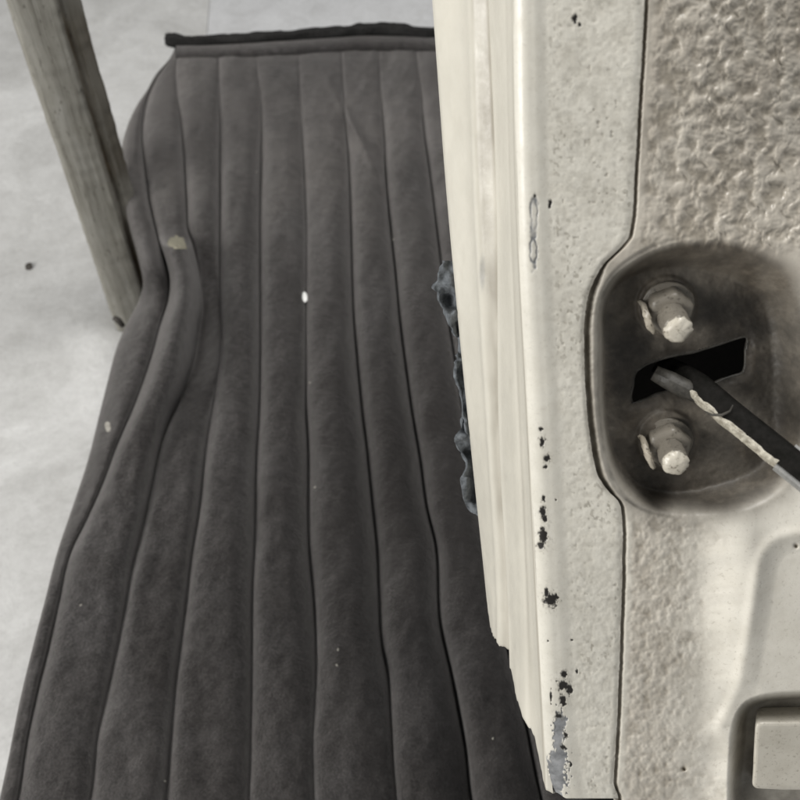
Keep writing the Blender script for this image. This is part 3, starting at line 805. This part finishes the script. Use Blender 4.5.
# --- bolts: washer, nut and stud, each a part
def bolt(bc, tc, name_seed):
    b0 = D(np.array(float(bc[0])), np.array(float(bc[1])), -0.0142)
    t0 = D(np.array(float(tc[0])), np.array(float(tc[1])), 0.0045)
    Ln = float(np.linalg.norm(t0 - b0))
    k = 0.000322
    parts = []
    parts.append(lathe('washer', b0, t0, [(-0.0006, 0.0001), (-0.0006, 0.0086), (0.0008, 0.0090), (0.0013, 0.0086), (0.0013, 0.0001)], M['nut'], door, seg=40, rough=0.0002, seed=name_seed))
    parts.append(lathe('nut', b0, t0, [(0.0010, 0.0001), (0.0010, 0.0076), (0.0018, 0.0080), (0.0058, 0.0080), (0.0068, 0.0073), (0.0072, 0.0058), (0.0072, 0.0001)], M['nut'], door, seg=48, rough=0.00025, seed=name_seed + 1, hexa=True))
    pr = [(0.005, 0.0001), (0.005, 0.0043)]
    n = 8
    z0, z1 = 0.0070, Ln - 0.0022
    for i in range(n):
        z = z0 + (z1 - z0) * i / n; dz = (z1 - z0) / n
        pr += [(z, 0.00390), (z + dz * 0.5, 0.00450)]
    pr += [(z1, 0.0042), (z1, 0.0001)]
    stud = lathe('stud', b0, t0, pr, M['nut'], door, seg=36, rough=0.00030, seed=name_seed + 2)
    tp = [(z1 - 0.0004, 0.0001), (z1 - 0.0004, 0.0042), (z1 + 0.0006, 0.0043), (Ln - 0.0012, 0.0040), (Ln - 0.0004, 0.0034), (Ln, 0.0024), (Ln + 0.0002, 0.0001)]
    parts.append(lathe('stud_tip', b0, t0, tp, M['bolt'], door, seg=36, rough=0.00045, seed=name_seed + 4))
    # bent tab of the lock plate, standing against the left of the nut
    x0, y0 = bc
    trk = [(-27, -5, -0.0135, 2.2), (-23, -2, -0.0115, 3.2), (-21, 4, -0.0085, 4.0), (-19, 12, -0.0065, 4.2), (-16.5, 20, -0.0060, 3.8), (-12, 27, -0.0066, 2.6)]
    pts = np.array([D(np.array(x0 + a), np.array(y0 + b), c) for a, b, c, r in trk])
    tt_ = np.linspace(0, len(trk) - 1, 22)
    pts = np.stack([np.interp(tt_, np.arange(len(trk)), pts[:, k]) for k in range(3)], -1)
    rad = np.interp(tt_, np.arange(len(trk)), [r for *_, r in trk]) * 0.00027
    parts.append(tube('lock_tab', pts, rad, M['tab'], door, seg=12, rough=0.35, seed=name_seed + 6))
    for q in parts: nest(q, stud)
bolt((666, 306), (679.5, 332.5), 1)
bolt((666, 441), (676.5, 465.5), 11)

# --- check strap: a flat black bar coming out of the slot towards the viewer
def strap():
    # centre line in the picture with height above the end face
    cl = [(662, 366, -0.030), (680, 374, -0.019), (700, 386, -0.010), (730, 412, 0.001), (765, 440, 0.011), (800, 468, 0.020), (850, 508, 0.033)]
    Pc = np.array([D(np.array(float(a)), np.array(float(b)), c) for a, b, c in cl])
    t = np.linspace(0, len(cl) - 1, 60)
    Pc = np.stack([np.interp(t, np.arange(len(cl)), Pc[:, k]) for k in range(3)], -1)
    for _ in range(6):
        Pc[1:-1] = 0.25 * Pc[:-2] + 0.5 * Pc[1:-1] + 0.25 * Pc[2:]
    T = np.gradient(Pc, axis=0); T /= np.linalg.norm(T, axis=1)[:, None]
    view = C - Pc; view /= np.linalg.norm(view, axis=1)[:, None]
    # broad face looks at the viewer, turned a little up and to the right; the edge shows below left
    wdir = np.cross(T, view); wdir /= np.linalg.norm(wdir, axis=1)[:, None]       # across the strap in the picture
    sgn = np.sign(np.dot(wdir[30], RIGHT + UP)); wdir *= sgn
    fdir = np.cross(wdir, T); fdir /= np.linalg.norm(fdir, axis=1)[:, None]
    fdir *= np.sign(np.sum(fdir * view, axis=1))[:, None]
    th = math.radians(22)
    w2 = wdir * math.cos(th) - fdir * math.sin(th); f2 = fdir * math.cos(th) + wdir * math.sin(th)
    hw = np.interp(t, [0, 2, 6], [0.0042, 0.0044, 0.0044])[:, None]; hf = 0.0021
    def ring(pts):
        return np.stack([Pc + w2 * hw * a + f2 * hf * b for a, b in pts], 1)
    body = ring([(-0.92, -1), (0.8, -1), (0.95, -0.6), (1.0, 0.0), (0.92, 0.55), (0.72, 0.9), (0.4, 1.12), (-0.2, 1.2), (-0.7, 1.08), (-0.97, 0.8)])
    bar = grid_mesh('check_strap', body, M['strap'], door, flip=True, smooth=True)
    # worn bright edge, lumpy
    nz = vnoise(np.arange(60) * 1.0, np.zeros(60), 1.6, 401)[:, None]; nz2 = vnoise(np.arange(60) * 1.0, np.zeros(60) + 7, 1.1, 402)[:, None]
    s0 = 18
    ed = np.stack([Pc + w2 * hw * (-0.80 + 0.14 * nz + 0.08 * nz2) + f2 * hf * 1.04,
                   Pc + w2 * hw * (-0.95 + 0.04 * nz2) + f2 * hf * 1.12,
                   Pc + w2 * hw * (-1.09 + 0.10 * nz) + f2 * hf * (0.75 + 0.15 * nz2),
                   Pc + w2 * hw * (-1.14 + 0.10 * nz2) + f2 * hf * (-0.2 + 0.2 * nz),
                   Pc + w2 * hw * (-1.05 + 0.05 * nz) + f2 * hf * (-1.0)], 1)
    o = grid_mesh('worn_strap_edge', ed[s0:46], M['strapedge'], door, flip=True)
    # grey sleeve further out
    sl = ring([(-1.14, -1.25), (1.1, -1.25), (1.16, 0), (1.1, 0.6), (-1.0, 0.6), (-1.2, 0.4), (-1.2, -1.1), (-1.14, -1.25)])[45:]
    cap = np.repeat(sl[:1].mean(axis=1, keepdims=True), sl.shape[1], axis=1)
    sl_ = grid_mesh('strap_sleeve', np.concatenate([cap, sl], 0), M['straptip'], door, flip=True, smooth=False)
    # rounded roller stub inside the slot
    a = D(np.array(654.), np.array(373.), -0.016); b = D(np.array(702.), np.array(397.), -0.009)
    ro_ = tube('strap_roller', np.array([a, a * .66 + b * .34, a * .33 + b * .67, b]), [0.0026, 0.0032, 0.0032, 0.0026], M['roller'], door, seg=14, rough=0.05)
    for q in (o, sl_, ro_): nest(q, bar)
    return bar
BAR = strap()
arc = np.array([D(np.array(a), np.array(b), c) for a, b, c in ((704., 411., 0.0), (712., 415., 0.0022), (722., 415., 0.0034), (730., 411., 0.0046), (733., 405., 0.0050))])
nest(tube('strap_ridge', arc, [0.0002, 0.0004, 0.0005, 0.0004, 0.0002], M['roller'], door, seg=8), BAR)

# --- block in the lower pocket
def block():
    a0 = 757; y0 = 703
    bm = bmesh.new()
    me = bpy.data.meshes.new('pocket_block')
    def q(x, y, h): return bm.verts.new(D(np.array(float(x)), np.array(float(y)), h))
    fr = [q(755, 722, 0.0045), q(860, 722, 0.0045), q(860, 792, 0.0030), q(752, 789, 0.0030)]
    bk = [q(757, 706, -0.013), q(862, 704, -0.013), q(858, 786, -0.013), q(753, 782, -0.013)]
    bm.faces.new(fr)
    for i in range(4):
        j = (i + 1) % 4
        bm.faces.new((fr[j], fr[i], bk[i], bk[j]))
    bm.faces.new(bk[::-1])
    bmesh.ops.recalc_face_normals(bm, faces=bm.faces)
    bmesh.ops.bevel(bm, geom=bm.edges[:], offset=0.0026, segments=5, profile=0.6, affect='EDGES')
    bmesh.ops.subdivide_edges(bm, edges=bm.edges[:], cuts=3, use_grid_fill=True)
    for v in bm.verts:
        n_ = vnoise(np.array(v.co.x * 1000), np.array(v.co.z * 1000), 3.0, 450)
        v.co += Vector(-A) * 0.00025 * float(n_)
    for f_ in bm.faces: f_.smooth = True
    bm.to_mesh(me); bm.free()
    link('pocket_block', me, M['block'], door)
M['block'] = m_paint('dirty_block_paint', (0.56, 0.53, 0.46), (0.16, 0.135, 0.10), rough=0.30, speck=0.45)
block()

# --- torn felt clinging to the far edge of the door
def felt(name, px, py0, py1, wid, s, seed):
    r = np.linspace(0, 1, 70)[:, None]; c = np.linspace(0, 1, 22)[None]
    yy = py0 + (py1 - py0) * r + 0 * c
    edge = wid * (0.70 + 0.40 * vnoise(yy[:, :1] * 1.0, yy[:, :1] * 0, 22, seed) + 0.13 * vnoise(yy[:, :1], yy[:, :1] * 0 + 3, 7, seed + 3)) * np.clip(np.sin(math.pi * np.clip(r, 0.02, 0.98))**0.45, 0.1, 1)
    xe = interp(px, yy[:, :1])
    xx = xe + 6 - (edge + 6) * c
    hh = -s + 0.008 * vnoise(xx * 1.0, yy, 15, seed + 7) + 0.0016 * vnoise(xx, yy, 6, seed + 8)
    yy = yy + 2.0 * vnoise(xx, yy, 6, seed + 9)
    g = grid_mesh(name, D(xx, yy, hh), M['felt'], door)
    sol = g.modifiers.new('thickness', 'SOLIDIFY'); sol.thickness = 0.0016
    return g
far = [(432, 0), (447, 200), (455, 290), (460, 350), (469.6, 436), (477, 515), (485, 600)]
felt('felt_tuft', far, 262, 336, 25, 0.092, 601)
felt('felt_strip', far, 328, 440, 6, 0.093, 611)
felt('felt_tuft', far, 412, 516, 17, 0.095, 631)

# ------------------------------------------------------------------ small loose bits
def bit(name, pos, nrm, size, mat, label, cat, seed, flat=0.3, rot=0.0, group=None):
    rs = np.random.RandomState(seed)
    a, u, v = frame(nrm)
    cu, cv = u * math.cos(rot) + v * math.sin(rot), -u * math.sin(rot) + v * math.cos(rot)
    me = bpy.data.meshes.new(name)
    bm = bmesh.new()
    bmesh.ops.create_icosphere(bm, subdivisions=2, radius=1.0)
    for w_ in bm.verts:
        co = np.array(w_.co); k = 1 + 0.28 * (rs.rand() - 0.5)
        co = np.sign(co) * np.abs(co)**0.8 * k
        w_.co = Vector(cu * co[0] * size[0] + cv * co[1] * size[1] + a * (co[2] * flat * min(size) + flat * min(size) * 0.8))
    bm.to_mesh(me); bm.free()
    o = link(name, me, mat)
    o.location = pos
    o['label'] = label; o['category'] = cat
    if group: o['group'] = group
    return o
def seat_bit(px, py, h): return tuple(float(v) for v in on_seat(px, py, h))
bit('paint_flake', seat_bit(305, 298, 0.0), SN, (0.0062, 0.0034), M['flake'], 'bright white flake lying in a seam of the grey seat', 'flake', 1, 0.35, 0.15)
bit('foam_crumb', seat_bit(108, 428, 0.0), SN, (0.0056, 0.0026), M['lint'], 'pale beige crumb on the left border of the seat', 'crumb', 2, 0.3, 0.1)
LB = [(257, 172, .0022, 'tiny pale lint speck on the far part of the seat, farthest from the viewer'),
      (394, 239, .0020, 'tiny pale lint speck on the seat, left of the blue grey felt tuft'),
      (309, 383, .0020, 'tiny pale lint speck in the seam just below the white flake'),
      (316, 488, .0022, 'tiny pale lint speck in the middle of the seat, well below the white flake'),
      (339, 649, .0018, 'upper of two close lint specks on the near half of the seat'),
      (336, 665, .0018, 'lower of two close lint specks on the near half of the seat'),
      (164, 781, .0018, 'tiny pale lint speck at the near left of the seat'),
      (80, 604, .0018, 'tiny pale lint speck on the pleat next to the left border of the seat'),
      (493, 738, .0018, 'tiny pale lint speck on the dark pleat beside the chipped door corner')]
for k, (px, py, s_, lab) in enumerate(LB):
    bit('lint_speck', seat_bit(px, py, 0.0), SN, (s_ * 0.55, s_ * 0.32), M['lint'], lab, 'lint', 20 + k, 0.5, k * 0.7, 'lint specks on the seat')
def floor_bit(px, py): return tuple(float(v) for v in on_plane(np.array(float(px)), np.array(float(py)), o0, zf, 0.0))
bit('grit_crumb', floor_bit(29, 267), zf, (0.0062, 0.0042), M['grit'], 'dark crumb on bare concrete left of the wooden post', 'grit', 5, 0.4, 0.2)
